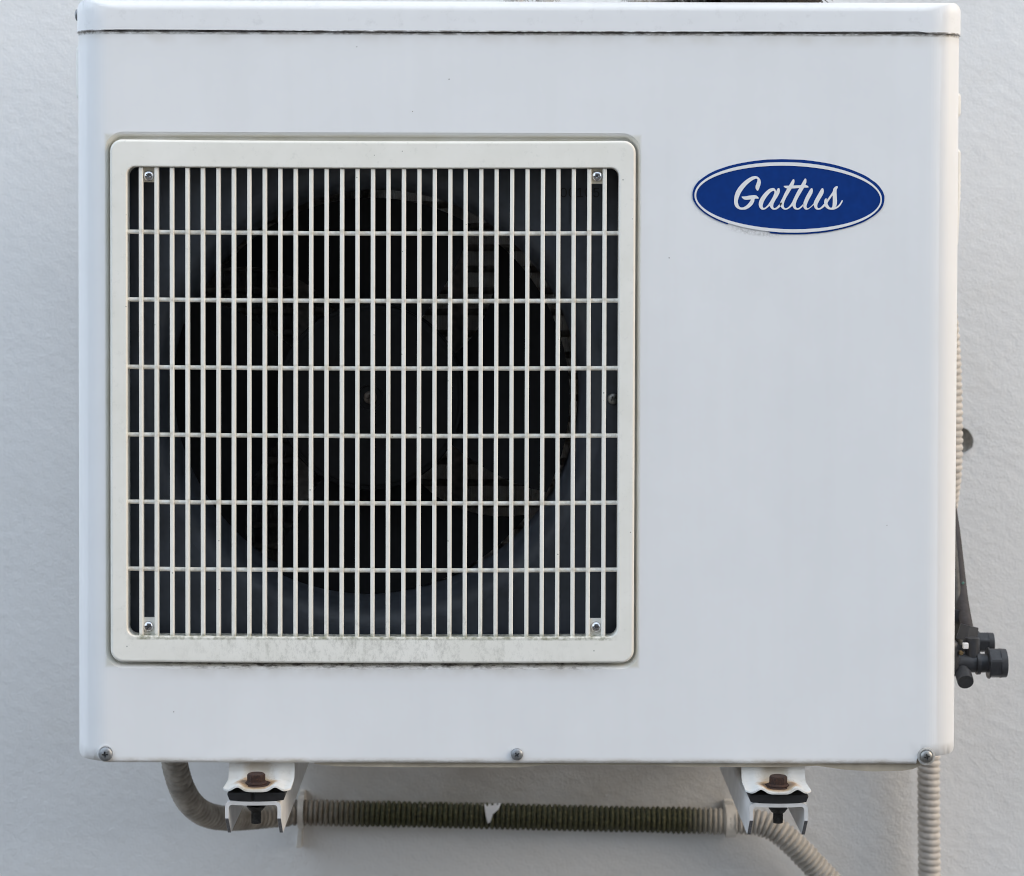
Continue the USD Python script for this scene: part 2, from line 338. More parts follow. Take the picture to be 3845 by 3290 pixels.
def build_wall():
    hole = at(3605, 1656, WALL); hr = 50 / S(WALL)
    x0, x1, z0, z1, st = -0.66, 0.68, -0.80, 0.36, 0.0022
    xs, zs = np.arange(x0, x1 + 1e-9, st), np.arange(z0, z1 + 1e-9, st); nx, nz = len(xs), len(zs)
    GX, GZ_ = np.meshgrid(xs, zs, indexing='ij'); P = np.stack([GX, np.full_like(GX, WALL), GZ_], -1)
    q = np.stack([GX, GX * 0, GZ_], -1)
    rot = np.array([[.86, 0, .5], [0, 1, 0], [-.5, 0, .86]])
    relief = (meshkit.fbm(q * 130, 3, 3) - .5) * .0005 + (meshkit.fbm((q @ rot) * [80, 1, 210], 2, 5) - .5) * .00042 + (meshkit.fbm(q * 9, 3, 8) - .5) * .0015
    d = np.hypot(GX - hole[0], GZ_ - hole[2])
    relief += .0016 * np.exp(-((d - hr - .004) / .006) ** 2) * (meshkit.fbm(q * 120, 3, 9) - .75)
    edge = np.minimum.reduce([GX - x0, x1 - GX, GZ_ - z0, z1 - GZ_]); relief *= np.clip(edge / .05, 0, 1)
    P[..., 1] -= relief
    ang = np.arctan2(GZ_ - hole[2], GX - hole[0])
    rag = lambda a: hr * (1 + .16 * (meshkit.fbm(np.stack([np.cos(a) * 2.2, np.sin(a) * 2.2, a * 0], -1), 3, 2) - .5))
    hv = rag(ang); near = np.abs(d - hv) < st * .72
    P[near, 0] = hole[0] + hv[near] * np.cos(ang[near]); P[near, 2] = hole[2] + hv[near] * np.sin(ang[near])
    inside = (d < hv) & ~near
    F = grid_faces(nx, nz); keep = ~inside.ravel()[F].any(1)
    lo = (near | (d < hv)).ravel()[F].all(1); F = F[keep & ~lo]
    main = trimesh.Trimesh(P.reshape(-1, 3), F, process=False)
    if main.face_normals[:, 1].mean() > 0: main.invert()
    X0, X1, Z0, Z1 = -9, 9, GZ, 1.7
    rim = []
    for a, b, c, e in ((X0, x0, Z0, Z1), (xs[-1], X1, Z0, Z1), (x0, xs[-1], Z0, z0), (x0, xs[-1], zs[-1], Z1)):
        rim.append(trimesh.Trimesh([[a, WALL, c], [b, WALL, c], [b, WALL, e], [a, WALL, e]], [[0, 1, 2], [0, 2, 3]], process=False))
    w = part('/World', 'wall', cat_([main] + rim), M_WALL, True, 'white rough plaster wall behind the air conditioner', 'structure')
    th = np.arange(48) / 48 * 2 * math.pi; ring = lambda o, y: np.stack([hole[0] + (rag(th) + o) * np.cos(th), np.full(48, y), hole[2] + (rag(th) + o) * np.sin(th)], 1)
    V = np.vstack([ring(.0006, WALL - .0002), ring(.0002, WALL + .004), ring(-.0006, WALL + .014), [[hole[0], WALL + .014, hole[2]]]])
    F = grid_faces(3, 48, wv=True); j = np.arange(48); F = np.vstack([F, np.stack([96 + j, 96 + (j + 1) % 48, np.full(48, 144)], 1)])
    part(w, 'drill_hole', trimesh.Trimesh(V, F, process=False), plain('hole_masonry', (.50, .485, .46), .95, 0, .4, 120, .6, 300), 40)
build_wall()

# ------------------------------------------------------------------ the outdoor unit
AC = thing('air_conditioner', (0, 0, B), 'white outdoor air conditioner with a square grille and blue oval badge', 'air conditioner')
def plan(l, r, y0, y1, rad, n=24):
    p, e = [], 2 / 2.35                              # a corner that eases into the flat faces
    q = [(abs(math.cos(t)) ** e, abs(math.sin(t)) ** e) for t in np.linspace(0, math.pi / 2, n + 1)]
    for c, s in q: p.append((l + rad - rad * c, y0 + rad - rad * s))
    for c, s in q[::-1]: p.append((r - rad + rad * c, y0 + rad - rad * s))
    return p + [(r, y1), (l, y1)]
def casing():
    body = ext(plan(L, R, 0, DEPTH, .034), B - .001, ZS + .002, 'z')
    rr = .0035; prof = [(0 + rr * (1 - math.sin(a)), B + rr * (1 - math.cos(a))) for a in np.linspace(0, math.pi / 2, 7)]
    side = [(DEPTH, B)] + prof + [(0, ZS + .002), (DEPTH, ZS + .002)]
    body = body ^ ext(side, L - .1, R + .1, 'x')
    # recess for the grille: tapered mouth, then the hollow cabinet
    lay = []
    for off, y in ((.0050, -.0004), (.0043, .0006), (.0033, .0016), (.0024, .0034), (.0018, .0070)):
        lay.append((rr_poly(GL - off, GR + off, GB - off * 1.35, GT + off * 1.45, .012 + off), y))
    for (p, y), (q, y2) in zip(lay[:-1], lay[1:]):
        body = body - m3.Manifold.hull_points(np.vstack([np.c_[p[:, 0], np.full(len(p), y), p[:, 1]], np.c_[q[:, 0], np.full(len(q), y2 + 1e-5), q[:, 1]]]))
    body = body - ext(rr_poly(GL + .006, GR - .006, GB + .006, GT - .006, .006), .006, .05, 'y')
    body = body - ext(plan(L + .003, GR + .03, .009, DEPTH + .01, .031), B + .006, ZS - .004, 'z')
    # groove under the lid, thin at both ends
    body = body - mbox(X(425), X(3470), -.01, .003, ZS - .0008, ZS + .01) - mbox(L - .01, R + .01, -.01, .0025, ZS - .0002, ZS + .01)
    # the corners end higher than the flange between the screws
    zl, zr = Z(2853, 0, 350), Z(2838, 0, 3540)
    rc = .008
    def corner(xo, xi, zc, s):
        pts = [(xo - s * .02, B - .01), (xo - s * .02, zc + .03), (xo - s * 1e-4, zc + .012)]
        pts += [(xo + s * rc * (1 - math.cos(a)), zc + rc * (1 - math.sin(a))) for a in np.linspace(0.1, math.pi / 2, 8)]
        pts += [(xi - s * .003, zc - .0012), (xi, zc - .0030), (xi + s * .0008, B - .01)]
        return pts if s > 0 else pts[::-1]
    body = body - ext(corner(L, X(392), zl, 1)[::-1], -.01, DEPTH + .01, 'y') - ext(corner(R, X(3452), zr, -1)[::-1], -.01, DEPTH + .01, 'y')
    return body
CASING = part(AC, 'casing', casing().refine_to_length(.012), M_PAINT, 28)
def lid():
    l, r = L - .0008, R + .0012; y0 = -.0018
    a = ext(plan(l, r, y0, DEPTH + .002, .035), ZS - .0004, T, 'z')
    rf, rs = .0095, .012
    prof = [(y0 + rf * (1 - math.sin(t)), T - rf * (1 - math.cos(t))) for t in np.linspace(0, math.pi / 2, 12)][::-1]
    b = ext([(DEPTH + .01, ZS - .003), (DEPTH + .01, T)][::-1] + [] , 0, 0.001, 'x') if False else ext([(y0, ZS - .003), (DEPTH + .01, ZS - .003), (DEPTH + .01, T)] + prof[::-1], l - .1, r + .1, 'x')
    cl = [(l + rs * (1 - math.cos(t)), T - rs * (1 - math.sin(t))) for t in np.linspace(0, math.pi / 2, 12)]
    cr = [(r - rs * (1 - math.cos(t)), T - rs * (1 - math.sin(t))) for t in np.linspace(0, math.pi / 2, 12)][::-1]
    # lower edge sags a little towards the middle and drops at the corners
    low = [(r, Z(127, 0, 3590)), (X(3480), Z(126, 0, 3480)), (X(3440), Z(119, 0, 3440))] + [(X(p), Z(v, 0, p)) for p, v in ((3000, 120), (2400, 121.5), (1850, 121), (1250, 118), (700, 112.5))] + [(X(440), Z(111, 0, 440)), (X(400), Z(114, 0, 400)), (l, Z(115.5, 0, 300))]
    c = ext((cl + cr + low)[::-1], -.1, DEPTH + .1, 'y')
    return a ^ b ^ c
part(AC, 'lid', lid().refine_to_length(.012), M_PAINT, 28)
s_ = at(289, 63, .045)
part(AC, 'lid_screw', screw_head((L - .0006, .03, s_[2]), .0055, 20, 'left', h=L - X(284, .03, 63)), M_STEEL)
for px, py, r, mt, lab in ((397, 2831, 27, M_STEEL, None), (1941, 2832, 23, M_STEEL, None), (3478, 2840, 24, M_DARKSTEEL, 'dark chipped screw in a raised ring at the lower corner')):
    c = at(px, py, 0)
    part(AC, 'casing_screw', screw_head((c[0], -.0004, c[2]), r / S(0), {397: 5, 1941: 35, 3478: 12}[px]), mt, 30, lab)
    if px != 1941:
        ro = {397: 31.5, 3478: 34}[px] / S(0)
        ring = [(ro, -.001), (ro, .00005), (ro - .0012, .00035), (r / S(0) + .0012, .0004), (r / S(0) + .0004, .0004), (r / S(0) + .0002, -.001)]
        th = np.arange(48) / 48 * 2 * math.pi
        part(AC, 'screw_dimple', loft([[(c[0] + q * math.cos(t), -h, c[2] + (0 if px > 1000 else .0006) + q * math.sin(t)) for t in th] for q, h in ring]), plain('darkened_screw_rim', (.46, .45, .425), .6, 0, .3, 200) if px > 1000 else M_PAINT, 40)  # right rim coloured darker to tone down the light it catches
# base pan hanging a little below the front
def base_pan():
    pts = [(X(1180), B + .004)] + [(X(p), Z(v, .006)) for p, v in ((1180, 2868), (1260, 2877), (1500, 2880), (1950, 2880), (2060, 2870), (2480, 2870), (2560, 2877), (2950, 2877), (3080, 2872), (3180, 2886), (3290, 2893), (3400, 2890), (3440, 2884), (3475, 2868))] + [(X(3475), B + .004)]
    return ext(pts, .0042, DEPTH - .01, 'y')
part(AC, 'base_pan', base_pan(), plain('stained_pan_paint', (.42, .375, .30), .5, 0, .2, 40), 40)

# grille: frame, bars, cross bars, fixing tabs and screws
XC, HW = (GL + GR) / 2, (GR - GL) / 2
def sag(mesh):
    mesh = tm(mesh); v = np.array(mesh.vertices); v[:, 2] -= .0011 * np.clip(1 - ((v[:, 0] - XC) / HW) ** 2, 0, 1)
    return trimesh.Trimesh(v, mesh.faces, process=False)
def frame():
    n, lo = 14, []
    def loop(x0, x1, z0, z1, r, y):
        p = rr_poly(x0, x1, z0, z1, max(r, .001), n); q = []
        for k in range(len(p)):                      # extra points along the straight sides so that the frame can sag
            a, b = p[k], p[(k + 1) % len(p)]
            m = 24 if (k % (n + 1)) == n else 1
            q += [a + (b - a) * t / m for t in range(m)]
        return [(u[0], y, u[1]) for u in q]
    rf = .0026
    outer = [(0, .014)] + [(rf * (1 - math.cos(t)), YF + rf * (1 - math.sin(t))) for t in np.linspace(0, math.pi / 2, 8)]
    for i, y in outer: lo.append(loop(GL + i, GR - i, GB + i, GT - i, .0112 - i, y))
    ri = .0014
    inner = [(ri * (1 - math.sin(t)), YF + ri * (1 - math.cos(t))) for t in np.linspace(0, math.pi / 2, 6)] + [(0, .014)]
    for i, y in inner: lo.append(loop(OL - i, OR + i, OB - i, OT + i, .0075 + i, y))
    return sag(loft(lo))
GR_ = part(AC, 'grille', frame(), M_GRILLE, 40)
bar_x = np.linspace(X(529.3, -.0012, 1500), X(2268.2, -.0012, 1500), 31); bw = 15.4 / S(0) / 2
for x in bar_x:
    d0, d1, ch = -.0012, .0052, .0007
    pts = [(x - bw, d1), (x + bw, d1), (x + bw, d0 + ch), (x + bw - ch, d0), (x - bw + ch, d0), (x - bw, d0 + ch)]
    m = ext(pts, OB - .0022, OT + .0002, 'z')
    zt, zb = OT + .0002, OB - .0022
    m = m ^ ext([(d1, zb), (d1, zt), (d0 + .0022, zt), (d0 + .0006, zt - .0009), (d0, zt - .0025), (d0, zb + .0012), (d0 + .0012, zb)][::-1], x - .01, x + .01, 'x')
    part(GR_, 'bar', sag(m), M_GRILLE, 35)
for py in (876.5, 1130, 1383.5, 1637, 1889.5, 2141):
    z = Z(py - 4, .003, 1400); xs = np.linspace(OL - .002, OR + .002, 25); r = 8.3 / S(0)
    p = np.c_[xs, np.full(25, .0032), np.full(25, z)]
    part(GR_, 'cross_bar', sag(tube(p, r, nth=14, n=25)), M_GRILLE, 50)
for px, py, z0, z1, mt in ((558.5, 660, 632, 688, M_TAB), (2242, 661, 632, 689, M_TAB), (557, 2352, 2322, 2392, M_GRILLE), (2238, 2354, 2322, 2392, M_GRILLE)):
    xa, xb = X(px - 24, .003, py), X(px + 24, .003, py)
    part(GR_, 'fixing_tab', mbox(xa, xb, .0030, .0062, Z(z1, .003), Z(z0, .003)), mt)
    c = at(px, py, .003)
    part(GR_, 'grille_screw', screw_head((c[0], .0030, c[2]), 20.5 / S(.003), RNG.uniform(0, 90), h=.0035), M_CHROME, 30)

# fan shroud, ring, fan and coil behind the grille
FC = at(1405, 1482, .055)
RO, RI = 0.2135, 0.1925
def shroud():
    m = mbox(GL - .012, GR + .014, .026, .030, GB - .012, GT + .012)
    c = m3.Manifold.cylinder(.1, RO, RO, 128, True).rotate([90, 0, 0]).translate([FC[0], .03, FC[2]])
    return m - c
SH = part(AC, 'fan_shroud', shroud(), M_BLACK, 30)
tx = tm(meshkit.text_mesh('001059', .0085, .0006)); tv = np.c_[tx.vertices[:, 0] + X(2098, .026), .0259 - tx.vertices[:, 2], tx.vertices[:, 1] + Z(740, .026)]
part(SH, 'moulded_number', outward(trimesh.Trimesh(tv, tx.faces, process=False)), M_RUBBER, False)
lines = [mbox(X(2135, .026), X(2318, .026), .0255, .0262, Z(v, .026), Z(v - 3, .026)) for v in range(768, 838, 11)] + [mbox(X(h, .026), X(h + 3, .026), .0255, .0262, Z(835, .026), Z(765, .026)) for h in (2135, 2165, 2200, 2240, 2280, 2315)]
part(SH, 'date_grid', cat_([tm(q) for q in lines]), M_BLACK, False)
c = at(2302, 1498, .026); part(SH, 'shroud_screw', screw_head((c[0], .026, c[2]), .0052, 30), M_DARKSTEEL)
th = np.linspace(0, 2 * math.pi, 128, endpoint=False)
bell = [(RO + .001, .0262)] + [(RI + (RO - RI) * (1 - math.sin(t)), .0262 + .034 * (1 - math.cos(t))) for t in np.linspace(0, math.pi / 2, 10)] + [(RI, .118), (RI + .002, .118), (RI + .002, .062), (RO + .001, .031)]
part(SH, 'fan_ring', loft([[(FC[0] + q * math.cos(t), y, FC[2] + q * math.sin(t)) for t in th] for q, y in bell]), M_BLACK, 40)
YH = .075                                         # how far back the front of the fan stands
HC = at(1390, 1493, YH); RH = 352 / S(YH)
FAN = part(AC, 'fan_hub', lathe([(0, -.045), (RH, -.045), (RH, -.003), (RH - .0015, -.0006), (RH - .004, 0), (RH * .955, -.0008), (RH * .93, .0006), (RH * .55, .0010), (RH * .30, .0005), (.012, .0005), (.0115, -.0015), (0, -.0015)], (HC[0], YH, HC[2]), [0, -1, 0], 96), plain('dusty_hub_plastic', (.0045, .005, .006), .6, 0, .4, 50, specular_ior_level=.22), 30)
part(FAN, 'hub_screw', screw_head((HC[0], YH + .0012, HC[2]), .0062, 15), plain('brown_hub_screw', (.10, .085, .075), .55, .7, .3, 300))
def blade(a0):
    nu, nv = 22, 14; u = np.linspace(0, 1, nu)[:, None]; v = np.linspace(0, 1, nv)[None]
    r = RH * .97 + (RI - .004 - RH * .97) * v + 0 * u
    half = math.radians(28) + math.radians(12) * v
    lead = math.radians(14) * v ** 1.6
    a = math.radians(a0) + lead + (u * 2 - 1) * half
    y = YH + .004 + .052 * u + .004 * np.sin(math.pi * u) - .008 * v
    P = np.stack([HC[0] + r * np.cos(a), y, HC[2] + r * np.sin(a)], -1)
    Q = P + np.array([0, .0028, 0]); k = nu * nv
    V = np.vstack([P.reshape(-1, 3), Q.reshape(-1, 3)]); f = grid_faces(nu, nv); idx = np.arange(k).reshape(nu, nv)
    ring = np.r_[idx[:, 0], idx[-1, 1:], idx[-2::-1, -1], idx[0, -2:0:-1]]; nx = np.roll(ring, -1)
    F = np.vstack([f, f[:, ::-1] + k, np.stack([ring, nx + k, nx], 1), np.stack([ring, ring + k, nx + k], 1)])
    return outward(trimesh.Trimesh(V, F, process=False))
for a0 in (86, 176, 268, -2): part(FAN, 'blade', blade(a0), M_FAN, 40)
YC = .225
fx = np.arange(L + .03, GR + .02, .0017)
COIL = part(AC, 'condenser_coil', cat_([tm(mbox(x + k * .00085, x + .00078 + k * .00085, YC + .0165 * k, YC + .016 + .0165 * k, GB - .02, GT + .03)) for x in fx for k in (0, 1)]), M_FIN, False, kind='stuff')
for k, zz in enumerate(np.arange(GB + .012, GT + .01, .0215)):
    part(COIL, 'coil_tube', tube(np.c_[np.linspace(L + .02, GR + .02, 6), np.full(6, YC - .0025), np.full(6, zz)], .0035, nth=10, n=6), M_STRUT, True)
for px in (1130, 1712):
    x = X(px, .17); part(AC, 'motor_strut', mbox(x - .0075, x + .0075, .170, .174, GB - .01, GT + .015), M_STRUT)
part(AC, 'fan_motor', lathe([(0, 0), (.05, 0), (.052, .004), (.052, .05), (.045, .056), (0, .056)], (HC[0], .19, HC[2]), [0, -1, 0]), M_INSIDE)

# badge
def ell(cx, cy, a, b, y, n=160, jag=0):
    t = np.arange(n) / n * 2 * math.pi; ph = math.radians(1.5)
    k = 1 + jag * (meshkit.noise(np.c_[np.cos(t) * 14, np.sin(t) * 14, t * 0], 4) - .5)
    ux, uy = a * np.cos(t) * k, b * np.sin(t) * k
    return Polygon([at(cx + p * math.cos(ph) - q * math.sin(ph), cy + p * math.sin(ph) + q * math.cos(ph), y)[[0, 2]] for p, q in zip(ux, uy)])
YB = -.0005
blue = ell(2960.5, 739, 361, 141, YB, jag=.006)
wo, wi = ell(2959.5, 741.5, 352, 132, YB), ell(2960, 741.8, 346, 119, YB)
torn = [(2738, 836), (2752, 840), (2790, 851), (2840, 862), (2884, 869.5), (2896, 877), (2860, 890), (2740, 870), (2725, 848)]
torn = Polygon([at(p, q, YB)[[0, 2]] for p, q in torn])
for g in [blue]: blue = g.difference(torn.difference(wo.buffer(-.0004)))
BD = part(AC, 'badge', prism_xz(blue, YB, .0003), M_BLUE, False)
part(BD, 'white_ring', prism_xz(wo.difference(wi), YB - .00025, YB - .00001), M_VINYL, False)
Z1 = lambda p: (2740 + p[0] / 8.633, 640 + p[1] / 8.633)
Z2 = lambda p: (2930 + p[0] / 8.633, 640 + p[1] / 8.633)
OUTLINES = {
 'G': (Z1, [(905,668),(930,640),(960,570),(985,500),(1005,430),(1010,370),(995,310),(960,250),(905,205),(830,180),(720,200),(600,262),(480,350),(370,455),(280,560),(200,690),(155,830),(137,960),(145,1080),(180,1170),(240,1230),(320,1268),(410,1278),(520,1268),(630,1215),(730,1125),(790,1020),(803,918),(870,914),(940,918),(935,885),(895,835),(850,808),(790,800),(700,810),(560,832),(450,846),(395,848),(383,862),(420,910),(465,945),(530,958),(620,950),(697,938),(660,1000),(610,1070),(530,1150),(450,1195),(385,1208),(330,1190),(285,1130),(262,1040),(265,960),(300,850),(360,720),(440,600),(540,480),(640,390),(740,315),(840,268),(890,272),(902,300),(893,360),(865,430),(840,500),(835,550),(845,600),(870,640)], None),
 'a': (Z1, [(1585,568),(1612,585),(1627,640),(1622,700),(1600,760),(1540,870),(1470,980),(1420,1080),(1405,1160),(1415,1205),(1445,1225),(1490,1215),(1540,1175),(1600,1110),(1655,1030),(1700,1060),(1660,1150),(1600,1210),(1530,1262),(1460,1278),(1400,1272),(1350,1245),(1310,1190),(1297,1145),(1220,1215),(1150,1262),(1090,1278),(1035,1272),(985,1235),(950,1170),(938,1090),(950,1010),(1000,900),(1070,800),(1160,700),(1250,620),(1330,580),(1410,568),(1460,590),(1490,640),(1506,690),(1520,650),(1550,590)],
       [(1415,660),(1360,680),(1290,740),(1200,850),(1130,960),(1080,1070),(1065,1150),(1075,1205),(1105,1220),(1150,1205),(1220,1140),(1290,1050),(1360,930),(1420,820),(1450,720),(1447,675)]),
 't': (Z2, [(430,277),(400,300),(370,345),(320,430),(270,510),(215,600),(140,740),(70,890),(0,1030),(-30,1090),(0,1165),(30,1200),(70,1245),(110,1268),(160,1278),(230,1265),(310,1215),(380,1155),(410,1110),(440,1050),(395,1010),(340,1100),(285,1170),(230,1215),(175,1232),(135,1215),(112,1170),(110,1100),(130,1010),(190,880),(280,730),(360,600),(420,495),(445,430),(460,350),(450,300)], None),
 't2': (Z2, [(810,260),(785,275),(750,335),(690,440),(620,560),(540,700),(460,860),(400,990),(370,1080),(390,1140),(410,1195),(450,1250),(500,1273),(550,1278),(610,1265),(680,1215),(735,1160),(780,1090),(745,1080),(690,1140),(620,1205),(570,1228),(525,1218),(500,1175),(500,1090),(525,990),(590,860),(680,710),(765,565),(815,470),(842,390),(845,320),(835,275)], None),
 'bar': (Z2, [(105,515),(115,502),(275,497),(420,490),(670,480),(815,470),(860,485),(900,515),(925,555),(765,563),(600,570),(370,590),(210,587),(150,565)], None),
 'u': (Z2, [(1015,570),(985,590),(950,640),(880,760),(820,870),(770,990),(735,1100),(745,1190),(775,1245),(815,1272),(850,1278),(910,1262),(980,1210),(1080,1120),(1110,1080),(1090,1060),(1020,1140),(940,1210),(890,1228),(860,1215),(845,1165),(865,1090),(910,980),(980,850),(1040,740),(1058,660),(1045,595)], None),
 'u2': (Z2, [(1365,570),(1335,590),(1290,660),(1210,800),(1130,940),(1085,1030),(1085,1120),(1095,1190),(1130,1245),(1180,1273),(1240,1278),(1310,1262),(1380,1215),(1445,1160),(1480,1100),(1415,1080),(1350,1160),(1290,1215),(1240,1228),(1205,1210),(1190,1150),(1215,1070),(1280,950),(1350,840),(1400,740),(1412,660),(1395,595)], None),
 's': (Z2, [(1485,898),(1450,925),(1425,970),(1415,1040),(1425,1100),(1450,1170),(1500,1225),(1560,1262),(1640,1278),(1720,1275),(1800,1250),(1880,1205),(1940,1145),(1990,1070),(2025,1000),(2025,970),(2005,960),(1980,985),(1950,1050),(1900,1115),(1850,1160),(1780,1200),(1820,1140),(1835,1080),(1838,980),(1830,850),(1822,720),(1825,620),(1862,560),(1865,525),(1840,507),(1800,515),(1750,555),(1710,610),(1705,680),(1640,780),(1560,890),(1505,965),(1500,915)],
       [(1698,795),(1620,915),(1520,1060),(1550,1130),(1590,1190),(1635,1218),(1670,1205),(1690,1160),(1700,1080),(1703,950)])}
def chaikin(p, k=2):
    p = np.array(p, float)
    for _ in range(k):
        q = np.roll(p, -1, 0); p = np.stack([p * .8 + q * .2, p * .2 + q * .8], 1).reshape(-1, 2)
    return p
def letter_poly(key):
    zf, o, h = OUTLINES[key]
    f = lambda pts: [at(*zf(q), YB)[[0, 2]] for q in chaikin(pts)]
    return Polygon(f(o), [f(h)] if h else None).buffer(0)
for keys in (('G',), ('a',), ('t',), ('t2', 'bar'), ('u', 'u2'), ('s',)):
    p = letter_poly(keys[0])
    for k in keys[1:]: p = p.union(letter_poly(k))
    part(BD, 'letter', prism_xz(p, YB - .00025 - .00003 * len(keys), YB - .00001), M_VINYL, False)

# grips and covers on the sides
xg = X(281, .09, 300)
part(AC, 'side_grip', rbox(xg, L + .006, .09, .17, Z(392, .13), Z(185, .13), .006), M_COVER, 40)
xg = X(3612, .06, 400)
part(AC, 'side_grip', rbox(R - .006, xg, .06, .15, Z(449, .11), Z(352, .11), .005), M_COVER, 40)
xc = X(3611, .05, 700)
TC = part(AC, 'terminal_cover', m3.Manifold.batch_hull([rbox(R - .006, xc - .0004, .05, .16, Z(760, .11), Z(563, .11), .004), rbox(R - .006, xc - .0022, .05, .16, Z(925, .11), Z(750, .11), .004)]), M_COVER, 40)
for k in range(5):
    z = Z(655 + 23.5 * k, .11); part(TC, 'rib', rbox(xc - .010, xc + .0006, .055, .15, z - .0018, z + .0018, .0012, 8), M_COVER, 40)

# service valves on the right side
def valve(y, body_r, px0, px1, py, cap_r, cx0, cx1, stub, name_label):
    s = S(y); c = at(px0, py, y); ln = X(px1 + 3, y, py) - R + .002
    v = part(AC, 'service_valve', lathe([(0, 0), (body_r / s, 0), (body_r / s, .006), (body_r / s * .93, .008), (body_r / s * .93, ln), (0, ln)], (R - .002, y, c[2]), [1, 0, 0]), M_VALVE, 30, name_label)
    hx = at(cx0, py, y); l = (cx1 - cx0) / s; rr = cap_r / s
    hexa = m3.Manifold.cylinder(l * .66, rr, rr, 6).rotate([0, 0, 12]) ^ m3.Manifold.cylinder(l * .66, rr * .955, rr * .955, 48)
    cap = hexa + m3.Manifold.cylinder(l * .34, rr * .93, rr * .90, 48).translate([0, 0, l * .66]) + m3.Manifold.cylinder(.0012, rr * .99, rr * .99, 48).translate([0, 0, .0005])
    part(v, 'valve_cap', cap.rotate([0, 90, 0]).translate([hx[0], y, hx[2]]), M_VALVE, 25)
    return v
V1 = valve(.10, 38, 3590, 3708, 2490, 59, 3707, 3776, None, None)
V2 = valve(.165, 46, 3590, 3672, 2412, 40, 3668, 3729, None, None)
for v_, y_, r_v in ((V1, .10, 38), (V2, .165, 46)):
    q = X(3672 if v_ == V1 else 3648, y_)
    part(v_, 'collar', lathe([(0, 0), (r_v * 1.12 / S(y_), 0), (r_v * 1.14 / S(y_), .001), (r_v * 1.12 / S(y_), .0035), (0, .0035)], (q, y_, at(3600, 2490 if v_ == V1 else 2412, y_)[2]), [1, 0, 0]), M_VALVE, 30)
c = at(3606, 2452, .09); part(V1, 'brass_stem', lathe([(0, 0), (.0022, 0), (.0022, .006), (.0016, .007), (0, .007)], (c[0], .092, c[2]), [0, -1, .1], 20), plain('tarnished_brass', (.42, .30, .16), .35, 1.0, .3, 400), 30)
c = at(3618, 2550, .085); part(V1, 'service_port', lathe([(0, 0), (.0075, 0), (.0078, .002), (.0078, .012), (.006, .013), (.006, .018), (0, .018)], (c[0], .075, c[2] - .001), [0, .90, .44]), M_VALVE, 30)
a_, b_ = at(3650, 2500, .10), at(3650, 2395, .10)
part(V1, 'valve_neck', lathe([(0, 0), (.0068, 0), (.0068, b_[2] - a_[2]), (0, b_[2] - a_[2])], a_, [0, 0, 1]), M_VALVE, 30)
c = at(3624, 2424, .088); part(V1, 'white_tag', rbox(c[0] - .0026, c[0] + .0026, .084, .089, c[2] - .0028, c[2] + .0028, .0008), M_VINYL, 40)
a_, b_ = at(3628, 2405, .115), at(3622, 2350, .115)
part(V1, 'flare_nut', m3.Manifold.cylinder(.0145, .0112, .0098, 6).rotate([0, 14, 20]).translate([float(a_[0]), .115, float(a_[2])]), M_VALVE, 25)
PL = part(AC, 'valve_plate', rbox(R - .006, X(3606, .085, 2450), .085, .19, Z(2545, .085), Z(2402, .085), .007), M_VALVE, 30)

# ------------------------------------------------------------------ feet, pads, bolts and brackets
def shell(P, t):
    N = np.cross(np.gradient(P, axis=0), np.gradient(P, axis=1)); N /= np.linalg.norm(N, axis=-1)[..., None]
    nu, nv = P.shape[:2]; k = nu * nv; V = np.vstack([P.reshape(-1, 3), (P + N * t).reshape(-1, 3)]); f = grid_faces(nu, nv); idx = np.arange(k).reshape(nu, nv)
    ring = np.r_[idx[:, 0], idx[-1, 1:], idx[-2::-1, -1], idx[0, -2:0:-1]]; nx = np.roll(ring, -1)
    return outward(trimesh.Trimesh(V, np.vstack([f, f[:, ::-1] + k, np.stack([ring, nx + k, nx], 1), np.stack([ring, ring + k, nx + k], 1)]), process=False))
def foot(cx_px, half_px, zf):
    """The stamped support foot: an upright web folded forward into a flange with two raised beads."""
    yw, yf, rf = .010, -.038, .010
    cx = X(cx_px, -.03, 2960); hw = half_px / S(-.03)
    pr = [(yw, B + .006), (yw, B - .002)] + [(yw, z) for z in np.linspace(B - .006, zf + rf + .001, 6)]
    pr += [(yw - rf + rf * math.cos(a), zf + rf - rf * math.sin(a)) for a in np.linspace(0.15, math.pi / 2, 9)] + [(y, zf) for y in np.linspace(yw - rf - .003, yf, 12)]
    pr = np.array(pr); nv = len(pr); u = np.linspace(-1, 1, 61)
    t = np.clip((zf + .022 - pr[:, 1]) / .022, 0, 1) ; fwd = np.clip((yw - pr[:, 0]) / (yw - yf), 0, 1)
    P = np.zeros((61, nv, 3))
    for i, q in enumerate(u):
        bead = math.exp(-((abs(q) - .55) / .17) ** 2)
        flare = 1 + .02 * fwd ** 2
        P[i, :, 0] = cx + q * hw * flare
        P[i, :, 1] = pr[:, 0] - .0016 * bead * (1 - fwd) * t + .0018 * math.exp(-(q / .35) ** 2) * (1 - t) - .0015 * (1 - q * q) * fwd
        P[i, :, 1] += .007 * abs(q) ** 9 * fwd ** 2
        P[i, :, 2] = pr[:, 1] + .0040 * bead * fwd ** .7 + .0006 * max(0, abs(q) - .8) * 5 * fwd
    m = shell(P, -.0014) 
    return m, cx
